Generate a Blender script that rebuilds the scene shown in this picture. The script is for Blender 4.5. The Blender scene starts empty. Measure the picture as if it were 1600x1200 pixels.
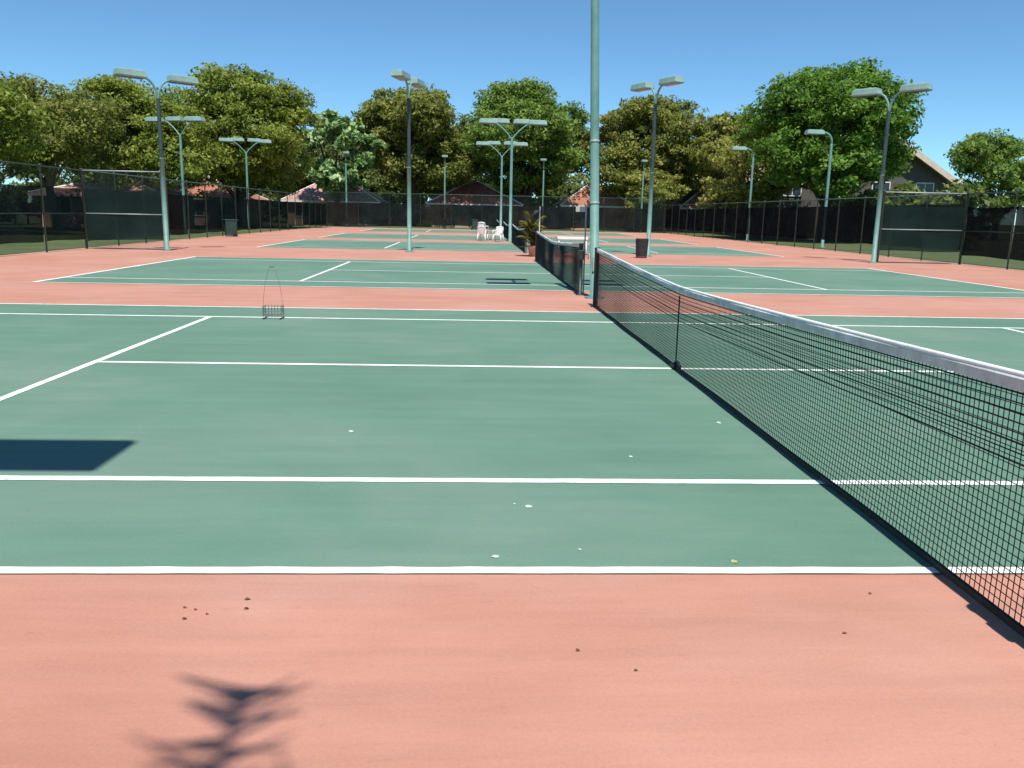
import bpy, bmesh, math, random
import numpy as np
from mathutils import Vector, Matrix
R = math.radians
rng = random.Random(7)
sc = bpy.context.scene
COL = sc.collection

# ------------------------------------------------------------------ camera
cam_d = bpy.data.cameras.new('camera')
cam = bpy.data.objects.new('camera', cam_d); COL.objects.link(cam)
cam_d.sensor_width = 36.0
cam_d.lens = 29.634
cam_d.clip_start = 0.05; cam_d.clip_end = 3000
PITCH, YAW, ROLL = -0.19908442, 0.04842958, 0.02036373
_f = Vector((math.sin(YAW)*math.cos(PITCH), math.cos(YAW)*math.cos(PITCH), math.sin(PITCH)))
_r = Vector((math.cos(YAW), -math.sin(YAW), 0)); _u = _r.cross(_f)
_r2 = math.cos(ROLL)*_r + math.sin(ROLL)*_u; _u2 = -math.sin(ROLL)*_r + math.cos(ROLL)*_u
_m = Matrix((_r2, _u2, -_f)).transposed().to_4x4()
_m.translation = Vector((-2.2758, -3.7144, 1.6678))
cam.matrix_world = _m
sc.camera = cam

# ------------------------------------------------------------------ world, sun, exposure
SUN_EL = 63.0
w = bpy.data.worlds.new('World'); sc.world = w; w.use_nodes = True
nt = w.node_tree; nt.nodes.clear()
wo = nt.nodes.new('ShaderNodeOutputWorld'); wb = nt.nodes.new('ShaderNodeBackground')
sky = nt.nodes.new('ShaderNodeTexSky'); sky.sky_type = 'NISHITA'; sky.sun_disc = False
sky.sun_elevation = R(SUN_EL); sky.sun_rotation = R(180); sky.altitude = 3000
sky.air_density = 1.0; sky.dust_density = 0.0; sky.ozone_density = 4.0
wb.inputs['Strength'].default_value = 0.112
tint = nt.nodes.new('ShaderNodeMix'); tint.data_type = 'RGBA'; tint.blend_type = 'MULTIPLY'; tint.inputs[0].default_value = 1.0
tint.inputs[7].default_value = (0.74, 1.0, 1.02, 1)   # cool white balance of the camera
nt.links.new(sky.outputs[0], tint.inputs[6]); nt.links.new(tint.outputs[2], wb.inputs['Color']); nt.links.new(wb.outputs[0], wo.inputs['Surface'])
sd = bpy.data.lights.new('sun', 'SUN'); sd.energy = 4.7; sd.angle = R(0.53); sd.color = (1.0, 0.95, 0.87)
so = bpy.data.objects.new('sun', sd); COL.objects.link(so); so.rotation_euler = Vector((-0.022, math.cos(R(SUN_EL)), -math.sin(R(SUN_EL)))).to_track_quat('-Z', 'Y').to_euler()
so.location = (0, -20, 40)
sc.view_settings.view_transform = 'Standard'; sc.view_settings.look = 'None'
sc.view_settings.exposure = 0.35; sc.view_settings.gamma = 1.0

# ------------------------------------------------------------------ materials
def newmat(name):
    m = bpy.data.materials.new(name); m.use_nodes = True
    n = m.node_tree.nodes; n.clear()
    out = n.new('ShaderNodeOutputMaterial')
    return m, n, m.node_tree.links, out
def ramp(n, stops):
    r = n.new('ShaderNodeValToRGB'); e = r.color_ramp.elements
    while len(e) > 1: e.remove(e[-1])
    e[0].position, e[0].color = stops[0][0], (*stops[0][1], 1)
    for p, c in stops[1:]:
        k = e.new(p); k.color = (*c, 1)
    return r
def mixc(n, l, a, b, fac, mode='MIX'):
    m = n.new('ShaderNodeMix'); m.data_type = 'RGBA'; m.blend_type = mode
    for s, v in ((m.inputs[6], a), (m.inputs[7], b)):
        if isinstance(v, tuple): s.default_value = (*v, 1)
        else: l.new(v, s)
    if isinstance(fac, (int, float)): m.inputs[0].default_value = fac
    else: l.new(fac, m.inputs[0])
    return m.outputs[2]
def noise(n, l, vec, scale, detail=4, rough=0.55, dist=0):
    t = n.new('ShaderNodeTexNoise'); t.inputs['Scale'].default_value = scale
    t.inputs['Detail'].default_value = detail; t.inputs['Roughness'].default_value = rough
    t.inputs['Distortion'].default_value = dist
    l.new(vec, t.inputs['Vector']); return t.outputs['Fac']
def mapping(n, l, vec, scale=(1,1,1)):
    m = n.new('ShaderNodeMapping'); m.inputs['Scale'].default_value = scale
    l.new(vec, m.inputs['Vector']); return m.outputs['Vector']
def plain(name, c, rough=0.6, metal=0.0, vary=0.12, scale=3.0, bump=0.0, c2=None):
    m, n, l, out = newmat(name)
    b = n.new('ShaderNodeBsdfPrincipled'); tc = n.new('ShaderNodeTexCoord')
    f = noise(n, l, tc.outputs['Object'], scale, 6, 0.6)
    lo = c2 or tuple(v*(1-vary*2) for v in c); hi = tuple(min(1, v*(1+vary)) for v in c)
    r = ramp(n, [(0.3, lo), (0.7, hi)]); l.new(f, r.inputs[0]); l.new(r.outputs[0], b.inputs['Base Color'])
    b.inputs['Roughness'].default_value = rough; b.inputs['Metallic'].default_value = metal
    if bump:
        bp = n.new('ShaderNodeBump'); bp.inputs['Strength'].default_value = bump; bp.inputs['Distance'].default_value = 0.02
        f2 = noise(n, l, tc.outputs['Object'], scale*12, 4); l.new(f2, bp.inputs['Height']); l.new(bp.outputs[0], b.inputs['Normal'])
    l.new(b.outputs[0], out.inputs[0]); return m
def court_paint(name, base, dark, light, streak):
    """sand-textured acrylic court paint: broad mottling, squeegee streaks along X, fine grain"""
    m, n, l, out = newmat(name)
    b = n.new('ShaderNodeBsdfPrincipled'); tc = n.new('ShaderNodeTexCoord'); P = tc.outputs['Object']
    f1 = noise(n, l, P, 0.35, 5, 0.6, 0.4)
    r1 = ramp(n, [(0.3, dark), (0.5, base), (0.72, light)]); l.new(f1, r1.inputs[0])
    f2 = noise(n, l, mapping(n, l, P, (0.35, 3.2, 1)), 1.3, 6, 0.65, 0.3)
    r2 = ramp(n, [(0.3, (1-streak,)*3), (0.7, (1+streak,)*3)]); l.new(f2, r2.inputs[0])
    c = mixc(n, l, r1.outputs[0], r2.outputs[0], 1.0, 'MULTIPLY')
    f3 = noise(n, l, P, 60, 3, 0.7)
    r3 = ramp(n, [(0.25, (0.92,)*3), (0.75, (1.07,)*3)]); l.new(f3, r3.inputs[0])
    c = mixc(n, l, c, r3.outputs[0], 1.0, 'MULTIPLY')
    f4 = noise(n, l, P, 2.3, 8, 0.7, 0.8)
    r4 = ramp(n, [(0.66, (0,)*3), (0.8, (1,)*3)]); l.new(f4, r4.inputs[0])
    mm = n.new('ShaderNodeMath'); mm.operation = 'MULTIPLY'; mm.inputs[1].default_value = 0.22; l.new(r4.outputs[0], mm.inputs[0])
    c = mixc(n, l, c, tuple(min(1, v*1.35+0.05) for v in base), mm.outputs[0])
    # rubbed pale scuffs and small dark stains
    f6 = noise(n, l, mapping(n, l, P, (1.0, 2.2, 1)), 5.5, 10, 0.78, 1.5)
    r6 = ramp(n, [(0.30, (0.80,)*3), (0.40, (1.0,)*3), (0.62, (1.0,)*3), (0.76, (1.16,)*3)]); l.new(f6, r6.inputs[0])
    c = mixc(n, l, c, r6.outputs[0], 1.0, 'MULTIPLY')
    f7 = noise(n, l, P, 260, 2, 0.6); r7 = ramp(n, [(0.30, (0.90,)*3), (0.70, (1.08,)*3)]); l.new(f7, r7.inputs[0])
    c = mixc(n, l, c, r7.outputs[0], 1.0, 'MULTIPLY')
    l.new(c, b.inputs['Base Color']); b.inputs['Roughness'].default_value = 0.82
    b.inputs['Specular IOR Level'].default_value = 0.3
    bp = n.new('ShaderNodeBump'); bp.inputs['Strength'].default_value = 0.15; bp.inputs['Distance'].default_value = 0.003
    f5 = noise(n, l, P, 220, 2, 0.6); l.new(f5, bp.inputs['Height']); l.new(bp.outputs[0], b.inputs['Normal'])
    l.new(b.outputs[0], out.inputs[0]); return m
def line_paint():
    m, n, l, out = newmat('white_line_paint')
    b = n.new('ShaderNodeBsdfPrincipled'); tc = n.new('ShaderNodeTexCoord'); P = tc.outputs['Object']
    f = noise(n, l, P, 9, 8, 0.75, 0.5); r = ramp(n, [(0.30, (0.36, 0.42, 0.37)), (0.40, (0.70, 0.72, 0.69)), (0.52, (0.82, 0.84, 0.81)), (0.7, (0.88, 0.89, 0.87))])
    l.new(f, r.inputs[0]); l.new(r.outputs[0], b.inputs['Base Color']); b.inputs['Roughness'].default_value = 0.8
    l.new(b.outputs[0], out.inputs[0]); return m
def leafmat(name, dark, mid, light, trans=0.5, rough=0.5):
    m, n, l, out = newmat(name)
    tc = n.new('ShaderNodeTexCoord'); g = n.new('ShaderNodeNewGeometry')
    f = noise(n, l, tc.outputs['Object'], 0.55, 4, 0.6)
    a = n.new('ShaderNodeMath'); a.operation = 'MULTIPLY_ADD'; a.inputs[1].default_value = 0.45
    l.new(g.outputs['Random Per Island'], a.inputs[0]); l.new(f, a.inputs[2])
    r = ramp(n, [(0.45, dark), (0.72, mid), (0.98, light)]); l.new(a.outputs[0], r.inputs[0])
    b = n.new('ShaderNodeBsdfPrincipled'); b.inputs['Roughness'].default_value = rough
    b.inputs['Specular IOR Level'].default_value = 0.25
    l.new(r.outputs[0], b.inputs['Base Color'])
    t = n.new('ShaderNodeBsdfTranslucent'); l.new(r.outputs[0], t.inputs['Color'])
    mx = n.new('ShaderNodeMixShader'); mx.inputs[0].default_value = trans
    l.new(b.outputs[0], mx.inputs[1]); l.new(t.outputs[0], mx.inputs[2]); l.new(mx.outputs[0], out.inputs[0]); return m
def meshcloth(name, c, opacity):
    """woven screen or chain link too fine to resolve: part of the light passes through"""
    m, n, l, out = newmat(name)
    tc = n.new('ShaderNodeTexCoord'); f = noise(n, l, tc.outputs['Object'], 0.8, 5, 0.6)
    r = ramp(n, [(0.3, tuple(v*0.7 for v in c)), (0.7, tuple(v*1.35 for v in c))]); l.new(f, r.inputs[0])
    d = n.new('ShaderNodeBsdfDiffuse'); l.new(r.outputs[0], d.inputs['Color'])
    t = n.new('ShaderNodeBsdfTransparent'); mx = n.new('ShaderNodeMixShader')
    ra = ramp(n, [(0.2, (opacity-0.05,)*3), (0.8, (min(1, opacity+0.03),)*3)]); l.new(f, ra.inputs[0]); l.new(ra.outputs[0], mx.inputs[0])
    l.new(t.outputs[0], mx.inputs[1]); l.new(d.outputs[0], mx.inputs[2]); l.new(mx.outputs[0], out.inputs[0]); return m
def rooftile(name, c):
    m, n, l, out = newmat(name)
    tc = n.new('ShaderNodeTexCoord'); P = tc.outputs['Object']
    wv = n.new('ShaderNodeTexWave'); wv.inputs['Scale'].default_value = 1.1; wv.inputs['Distortion'].default_value = 0.6; wv.bands_direction = 'X'
    l.new(P, wv.inputs['Vector'])
    f = noise(n, l, P, 2.2, 6, 0.7)
    r = ramp(n, [(0.3, tuple(v*0.55 for v in c)), (0.55, c), (0.8, tuple(min(1, v*1.4+0.02) for v in c))]); l.new(f, r.inputs[0])
    b = n.new('ShaderNodeBsdfPrincipled'); b.inputs['Roughness'].default_value = 0.85; l.new(r.outputs[0], b.inputs['Base Color'])
    bp = n.new('ShaderNodeBump'); bp.inputs['Strength'].default_value = 0.8; bp.inputs['Distance'].default_value = 0.08
    l.new(wv.outputs['Fac'], bp.inputs['Height']); l.new(bp.outputs[0], b.inputs['Normal'])
    l.new(b.outputs[0], out.inputs[0]); return m
def grassmat():
    m, n, l, out = newmat('grass_ground')
    tc = n.new('ShaderNodeTexCoord'); P = tc.outputs['Object']
    f = noise(n, l, P, 0.25, 8, 0.7); r = ramp(n, [(0.3, (0.045, 0.07, 0.018)), (0.5, (0.075, 0.11, 0.03)), (0.7, (0.14, 0.13, 0.05))])
    l.new(f, r.inputs[0]); f2 = noise(n, l, P, 14, 4, 0.7); r2 = ramp(n, [(0.3, (0.6,)*3), (0.7, (1.3,)*3)]); l.new(f2, r2.inputs[0])
    c = mixc(n, l, r.outputs[0], r2.outputs[0], 1, 'MULTIPLY')
    b = n.new('ShaderNodeBsdfPrincipled'); b.inputs['Roughness'].default_value = 0.95; l.new(c, b.inputs['Base Color'])
    l.new(b.outputs[0], out.inputs[0]); return m

M = dict(
    green=court_paint('green_court_paint', (0.116, 0.218, 0.161), (0.096, 0.192, 0.140), (0.158, 0.242, 0.190), 0.07),
    salmon=court_paint('salmon_court_paint', (0.468, 0.233, 0.172), (0.425, 0.196, 0.138), (0.497, 0.276, 0.217), 0.10),
    line=line_paint(), grass=grassmat(),
    pole=plain('pale_green_paint', (0.155, 0.30, 0.26), 0.5, 0, 0.15, 2.2, c2=(0.10, 0.215, 0.185)),
    poledark=plain('dark_green_pole_paint', (0.035, 0.065, 0.062), 0.5, 0, 0.2, 4),
    lamp=plain('lamp_housing_green', (0.24, 0.37, 0.33), 0.45, 0, 0.12, 3),
    lens=plain('lamp_glass', (0.10, 0.12, 0.13), 0.15, 0, 0.1, 3),
    galv=plain('galvanised_tube', (0.36, 0.42, 0.41), 0.5, 0.2, 0.15, 6),
    dgreen=plain('dark_green_paint', (0.016, 0.035, 0.028), 0.5, 0, 0.2, 6),
    fgreen=plain('fence_green_paint', (0.06, 0.12, 0.10), 0.6, 0, 0.2, 6),
    black=plain('black_net_cord', (0.012, 0.015, 0.014), 0.8, 0, 0.2, 8),
    tape=plain('shade_grey_net_tape', (0.62, 0.63, 0.61), 0.8, 0, 0.16, 7, bump=0.2),  # grey carries the shade on the sides of the white tape
    hem=plain('black_net_hem', (0.016, 0.022, 0.018), 0.8, 0, 0.25, 10),
    screen=meshcloth('windscreen_cloth', (0.008, 0.0095, 0.011), 0.975),
    screenblue=meshcloth('bluish_windscreen_cloth', (0.009, 0.020, 0.019), 0.92),
    screenbrown=meshcloth('brown_windscreen_cloth', (0.014, 0.011, 0.010), 0.95),
    link=meshcloth('chain_link', (0.040, 0.070, 0.060), 0.13),
    white=plain('white_plastic', (0.80, 0.80, 0.77), 0.4, 0, 0.06, 5),
    cream=plain('cream_pole_paint', (0.42, 0.43, 0.38), 0.5, 0, 0.1, 5),
    bin=plain('dark_bin_plastic', (0.030, 0.030, 0.028), 0.7, 0, 0.25, 6),
    binred=plain('dull_red_bin_base', (0.16, 0.035, 0.03), 0.7, 0, 0.25, 6),
    gbin=plain('green_bin_plastic', (0.02, 0.065, 0.05), 0.5, 0, 0.2, 4),
    terra=plain('terracotta', (0.60, 0.34, 0.24), 0.85, 0, 0.15, 6, bump=0.2),
    soil=plain('soil', (0.05, 0.035, 0.025), 0.95, 0, 0.2, 20),
    bark=plain('bark', (0.10, 0.075, 0.055), 0.95, 0, 0.3, 3, bump=0.6),
    palebark=plain('pale_bark', (0.24, 0.20, 0.15), 0.95, 0, 0.3, 3, bump=0.6),
    stem=plain('palm_stem', (0.26, 0.20, 0.06), 0.7, 0, 0.25, 9),
    wire=plain('dark_wire', (0.13, 0.13, 0.12), 0.6, 0.0, 0.1, 9),
    paper=plain('white_scrap', (0.50, 0.58, 0.50), 0.9, 0, 0.1, 30),
    dryleaf=plain('dry_leaf', (0.20, 0.085, 0.055), 0.9, 0, 0.3, 40),
    yleaf=plain('yellow_leaf', (0.50, 0.46, 0.16), 0.8, 0, 0.2, 40),
    stucco=plain('pink_stucco', (0.55, 0.36, 0.28), 0.9, 0, 0.1, 2, bump=0.2),
    stucco_tan=plain('tan_stucco', (0.44, 0.35, 0.27), 0.9, 0, 0.1, 2, bump=0.2),
    stucco_dark=plain('taupe_stucco', (0.10, 0.092, 0.082), 0.9, 0, 0.12, 2, bump=0.2),
    trim=plain('white_trim', (0.72, 0.70, 0.66), 0.7, 0, 0.08, 3),
    tantrim=plain('tan_trim', (0.62, 0.52, 0.42), 0.7, 0, 0.08, 3),
    glass=plain('dark_glass', (0.02, 0.025, 0.03), 0.1, 0, 0.1, 1),
    roof_red=rooftile('red_brown_tiles', (0.432, 0.138, 0.094)),
    roof_terra=rooftile('terracotta_tiles', (0.46, 0.19, 0.12)),
    roof_pink=rooftile('pink_tiles', (0.52, 0.30, 0.26)),
    roof_tan=rooftile('tan_tiles', (0.55, 0.42, 0.32)),
    lf_olive=leafmat('olive_leaves', (0.081, 0.112, 0.021), (0.222, 0.291, 0.041), (0.422, 0.483, 0.104)),
    lf_brown=leafmat('brownish_leaves', (0.080, 0.101, 0.021), (0.209, 0.253, 0.046), (0.430, 0.418, 0.121)),
    lf_green=leafmat('mid_green_leaves', (0.076, 0.131, 0.025), (0.179, 0.292, 0.049), (0.348, 0.460, 0.114)),
    lf_deep=leafmat('deep_green_leaves', (0.054, 0.114, 0.016), (0.128, 0.259, 0.030), (0.268, 0.433, 0.075)),
    lf_bright=leafmat('bright_broad_leaves', (0.065, 0.122, 0.033), (0.179, 0.308, 0.090), (0.537, 0.715, 0.358), 0.25, 0.35),
    lf_yellow=leafmat('yellow_green_leaves', (0.105, 0.124, 0.025), (0.281, 0.316, 0.061), (0.527, 0.527, 0.157)),
    lf_palm=leafmat('palm_leaflets', (0.085, 0.095, 0.015), (0.20, 0.205, 0.04), (0.36, 0.34, 0.10)),
    lf_far=leafmat('far_leaves', (0.073, 0.109, 0.031), (0.158, 0.219, 0.055), (0.292, 0.340, 0.108)),
)

# ------------------------------------------------------------------ mesh helpers
class MB:
    def __init__(s): s.v = []; s.f = []
    def add(s, vs, fs):
        o = len(s.v); s.v += [tuple(x) for x in vs]; s.f += [tuple(i+o for i in f) for f in fs]
    def box(s, x0, x1, y0, y1, z0, z1, bev=0.0):
        if bev:
            b = bev
            vs = []
            for z, i in ((z0, b), (z0+b, 0), (z1-b, 0), (z1, b)):
                vs += [(x0+b, y0+i, z), (x1-b, y0+i, z), (x1-i, y0+b, z), (x1-i, y1-b, z), (x1-b, y1-i, z), (x0+b, y1-i, z), (x0+i, y1-b, z), (x0+i, y0+b, z)]
            fs = [tuple(range(7, -1, -1)), tuple(range(24, 32))]
            for k in range(3):
                for j in range(8): fs.append((k*8+j, k*8+(j+1) % 8, k*8+8+(j+1) % 8, k*8+8+j))
            s.add(vs, fs); return
        s.add([(x0,y0,z0),(x1,y0,z0),(x1,y1,z0),(x0,y1,z0),(x0,y0,z1),(x1,y0,z1),(x1,y1,z1),(x0,y1,z1)],
              [(3,2,1,0),(4,5,6,7),(0,1,5,4),(1,2,6,5),(2,3,7,6),(3,0,4,7)])
    def quad(s, a, b, c, d): s.add([a, b, c, d], [(0, 1, 2, 3)])
    def tube(s, pts, rad, n=10, cap=True):
        pts = [Vector(p) for p in pts]
        rads = rad if isinstance(rad, (list, tuple)) else [rad]*len(pts)
        vs = []; prev = None
        for i, p in enumerate(pts):
            t = (pts[min(i+1, len(pts)-1)] - pts[max(i-1, 0)]).normalized()
            if prev is None:
                a = Vector((1, 0, 0)) if abs(t.x) < 0.9 else Vector((0, 1, 0))
                u = t.cross(a).normalized()
            else: u = (prev - t*prev.dot(t)).normalized()
            prev = u; v = t.cross(u)
            for k in range(n):
                an = 2*math.pi*k/n; vs.append(p + (u*math.cos(an) + v*math.sin(an))*rads[i])
        fs = []
        for i in range(len(pts)-1):
            for k in range(n): fs.append((i*n+k, i*n+(k+1) % n, (i+1)*n+(k+1) % n, (i+1)*n+k))
        if cap: fs += [tuple(range(n-1, -1, -1)), tuple(range((len(pts)-1)*n, len(pts)*n))]
        s.add(vs, fs)
    def lathe(s, prof, c=(0,0,0), n=24):
        vs = []; fs = []
        for r, z in prof:
            for k in range(n):
                a = 2*math.pi*k/n; vs.append((c[0]+r*math.cos(a), c[1]+r*math.sin(a), c[2]+z))
        for i in range(len(prof)-1):
            for k in range(n): fs.append((i*n+k, i*n+(k+1) % n, (i+1)*n+(k+1) % n, (i+1)*n+k))
        s.add(vs, fs)
    def mesh(s, name, mat, smooth=False):
        me = bpy.data.meshes.new(name); me.from_pydata(s.v, [], s.f); me.materials.append(mat)
        if smooth: me.polygons.foreach_set('use_smooth', [True]*len(me.polygons))
        me.update(); return me
    def build(s, name, mat, parent=None, smooth=False, loc=(0,0,0)):
        o = bpy.data.objects.new(name, s.mesh(name, mat, smooth)); COL.objects.link(o)
        o.location = loc
        if parent: o.parent = parent
        return o
def inst(name, me, parent=None, loc=(0,0,0), rz=0.0):
    o = bpy.data.objects.new(name, me); COL.objects.link(o); o.location = loc; o.rotation_euler = (0, 0, rz)
    if parent: o.parent = parent
    return o
def tag(o, label=None, cat=None, group=None, kind=None):
    if label: o['label'] = label
    if cat: o['category'] = cat
    if group: o['group'] = group
    if kind: o['kind'] = kind
    return o
def empty(name, loc, label, cat, group=None, rz=0.0):
    o = bpy.data.objects.new(name, None); COL.objects.link(o); o.location = loc; o.rotation_euler = (0, 0, rz)
    o.empty_display_size = 0.3
    return tag(o, label, cat, group)
def copy_tree(o, parent=None):
    c = o.copy(); COL.objects.link(c)
    if parent: c.parent = parent
    for ch in [k for k in bpy.data.objects if k.parent == o]: copy_tree(ch, c)
    return c

# ------------------------------------------------------------------ ground, courts, lines
b = MB(); b.quad((-900, -300, 0), (900, -300, 0), (900, 1500, 0), (-900, 1500, 0))
tag(b.build('ground', M['grass'], loc=(0, 0, -0.03)), 'grassy ground around the courts', 'ground', kind='structure')
XL, XR, YB = -17.35, 17.65, 85.0
b = MB(); b.box(XL-0.4, XR+0.4, -14, YB+0.4, -0.2, 0)
tag(b.build('court_apron', M['salmon']), 'salmon painted surface around the green courts', 'court surface', kind='structure')
COURTS = [0.0, 15.13, 34.4, 49.5, 68.8]
HX = 11.885
for i, y0 in enumerate(COURTS):
    b = MB(); b.quad((-HX, y0, 0), (HX, y0, 0), (HX, y0+10.97, 0), (-HX, y0+10.97, 0))
    o = b.build('tennis_court', M['green'], loc=(0, 0, 0.004)); tag(o, 'green painted tennis court', 'court', kind='structure')
    b = MB()
    def ln(xa, xb, ya, yb):   # brushed edges wander by a few millimetres
        al = (xb-xa) > (yb-ya); L = (xb-xa) if al else (yb-ya); n = max(2, int(L/0.12)); j = lambda: rng.uniform(-.0035, .0035)
        vs = []
        for q in range(n+1):
            e = q in (0, n)
            if al: x = xa+L*q/n; vs += [(x, ya+(0 if e else j()), 0), (x, yb+(0 if e else j()), 0)]
            else: y = ya+L*q/n; vs += [(xb+(0 if e else j()), y, 0), (xa+(0 if e else j()), y, 0)]
        b.add(vs, [(2*q, 2*q+2, 2*q+3, 2*q+1) for q in range(n)])
    D, S = 0.072, 0.082
    ln(-HX, HX, y0, y0+D); ln(-HX, HX, y0+10.97-D, y0+10.97)
    ln(-HX, -HX+0.1, y0+D, y0+10.97-D); ln(HX-0.1, HX, y0+D, y0+10.97-D)
    ln(-HX+0.1, HX-0.1, y0+1.37, y0+1.37+S); ln(-HX+0.1, HX-0.1, y0+9.6-S, y0+9.6)
    ln(-6.4, -6.4+S, y0+1.37+S, y0+9.6-S); ln(6.4-S, 6.4, y0+1.37+S, y0+9.6-S)
    ln(-6.4+S, 6.4-S, y0+5.485-S/2, y0+5.485+S/2)
    for sx in (-1, 1):
        xa, xb = sorted((sx*(HX-0.1), sx*(HX-0.25))); ln(xa, xb, y0+5.46, y0+5.51)
    tag(b.build('court_lines', M['line'], loc=(0, 0, 0.008)), 'white court lines', 'lines', kind='structure')

# ------------------------------------------------------------------ nets
def nettop(y):
    t = abs(y-5.485)/6.4
    return 0.914 + 0.156*t**1.25
def strand(b, p, q, r):
    p = Vector(p); q = Vector(q); t = (q-p).normalized()
    a = Vector((1, 0, 0)); u = t.cross(a).normalized()*r; v = a*r
    b.add([p+u+v, p-u+v, p-u-v, p+u-v, q+u+v, q-u+v, q-u-v, q+u-v], [(0,1,5,4),(1,2,6,5),(2,3,7,6),(3,0,4,7)])
def make_net():
    y0, y1 = -0.914, 11.884
    t = empty('tennis_net', (0, 0, 0), 'x', 'net', 'nets across the five courts')
    for y in (y0, y1):
        b = MB(); b.lathe([(0.0, 0), (0.09, 0), (0.09, 0.015), (0.047, 0.02), (0.047, 1.06), (0.053, 1.065), (0.053, 1.09), (0.0, 1.10)], (0, y, 0), 16)
        po = b.build('net_post', M['dgreen'], t, True)
        if y < 5:
            b = MB(); b.box(-0.06, 0.06, y-0.13, y-0.05, 0.75, 0.95, 0.01); b.tube([(0.06, y-0.09, 0.86), (0.14, y-0.09, 0.86), (0.14, y-0.09, 0.76)], 0.01, 6)
            b.build('winder', M['dgreen'], po)
    def belly(y, z):   # slight sideways slack, none at tape and strap
        h = nettop(y)
        return 0.028*math.sin(math.pi*min(1, max(0, z/h)))*math.sin((y-y0)/(y1-y0)*math.pi*2)+0.006*math.sin(y*2.1)
    b = MB(); cell = 0.037; ys = np.arange(y0+0.06, y1-0.05, cell)
    segs = np.linspace(y0+0.05, y1-0.05, 57)
    rows = 26
    for y in ys:
        h = nettop(y)-0.03
        zs = [0.05, 0.35, 0.65, h]
        for k in range(3):
            strand(b, (belly(y, zs[k]), y, zs[k]), (belly(y, zs[k+1]), y, zs[k+1]), 0.0016)
    for r in range(rows):
        fr = r/(rows-0.0)
        for k in range(len(segs)-1):
            ya, yb = segs[k], segs[k+1]
            za = 0.05+fr*(nettop(ya)-0.10); zb = 0.05+fr*(nettop(yb)-0.10)
            strand(b, (belly(ya, za), ya, za), (belly(yb, zb), yb, zb), 0.0016)
    # doubled top panel
    off = 0.012
    for r in range(8):
        for k in range(len(segs)-1):
            ya, yb = segs[k], segs[k+1]
            za, zb = nettop(ya)-0.075-0.042*r, nettop(yb)-0.075-0.042*r
            rr = 0.0034 if r in (0, 2, 5, 7) else 0.0024
            strand(b, (belly(ya, za)+off*(0.5+0.06*r), ya, za), (belly(yb, zb)+off*(0.5+0.06*r), yb, zb), rr)
    b.build('netting', M['black'], t)
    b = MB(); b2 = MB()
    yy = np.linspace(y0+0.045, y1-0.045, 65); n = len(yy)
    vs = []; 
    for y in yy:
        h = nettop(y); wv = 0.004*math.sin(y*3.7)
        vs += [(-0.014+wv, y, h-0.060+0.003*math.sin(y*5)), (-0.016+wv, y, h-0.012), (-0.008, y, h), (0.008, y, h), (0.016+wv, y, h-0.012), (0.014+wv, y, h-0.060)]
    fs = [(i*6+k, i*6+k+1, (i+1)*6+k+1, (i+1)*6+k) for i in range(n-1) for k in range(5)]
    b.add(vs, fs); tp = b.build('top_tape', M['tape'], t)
    b = MB(); b.tube([(0, y, nettop(y)+.004) for y in yy], .0125, 8); b.build('sunlit_tape_edge', M['line'], tp, True)  # whiter strip stands in for the sunlit top of the tape
    vs = []
    for y in yy:
        x = belly(y, 0.02)
        vs += [(x-0.010, y, 0.014), (x-0.010, y, 0.046), (x+0.010, y, 0.046), (x+0.010, y, 0.014)]
    b2.add(vs, [(i*4+k, i*4+(k+1) % 4, (i+1)*4+(k+1) % 4, (i+1)*4+k) for i in range(n-1) for k in range(4)])
    b2.build('bottom_hem', M['hem'], t)
    b = MB(); c = 5.485
    b.box(-0.004, 0.004, c-0.016, c+0.016, 0.05, 0.82)
    b.build('centre_strap', M['hem'], t)
    b = MB(); b.box(-0.05, 0.05, c-0.07, c+0.07, 0.008, 0.06, 0.01); b.tube([(0.0, c-0.12, 0.03), (0.02, c, 0.075), (0.0, c+0.13, 0.03)], 0.022, 8)
    b.build('anchor', M['black'], t, True)
    for y in (y0+0.06, y1-0.06):
        b = MB(); b.box(-0.018, 0.018, y-0.045, y+0.045, 0.03, nettop(y)-0.062)
        b.build('end_band', M['hem'], t)
    return t
net0 = make_net()
NETLAB = ['long black net with white tape, nearest, filling the right of the photo',
          'second black net, its near post beside the thick pale green light pole',
          'black net whose near end meets the potted palm',
          'far black net beyond the white plastic chairs',
          'farthest net, on the last court before the back fence']
for i, y0 in enumerate(COURTS):
    o = net0 if i == 0 else copy_tree(net0)
    o.location = (0, y0, 0); o['label'] = NETLAB[i]

# ------------------------------------------------------------------ court lights
LH = MB()
LH.add([(-.50,-.20,0),(.50,-.20,0),(.50,.20,0),(-.50,.20,0),(-.54,-.24,.05),(.54,-.24,.05),(.54,.24,.05),(-.54,.24,.05),
        (-.50,-.21,.25),(.50,-.21,.25),(.50,.21,.25),(-.50,.21,.25),(-.40,-.14,.29),(.40,-.14,.29),(.40,.14,.29),(-.40,.14,.29)],
       [(3,2,1,0)]+[(k*4+j, k*4+(j+1)%4, k*4+4+(j+1)%4, k*4+4+j) for k in range(3) for j in range(4)]+[(12,13,14,15)])
ME_HEAD = LH.mesh('lamp_head', M['lamp'])
LL = MB(); LL.box(-.44, .44, -.155, .155, -0.012, -0.002); ME_LENS = LL.mesh('lamp_lens', M['lens'])
LS = MB(); LS.box(-.30, .30, -.20, .20, 0, .20, 0.03); ME_SHEAD = LS.mesh('small_lamp_head', M['lamp'])
PB = MB(); PB.lathe([(0, 0), (.20, 0), (.20, .03), (.12, .035), (.115, .06), (.092, .065), (.088, 3.0), (.078, 6.1), (.075, 6.15), (0, 6.15)], n=18)
ME_POLE = PB.mesh('pole', M['pole'], False)
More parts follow.
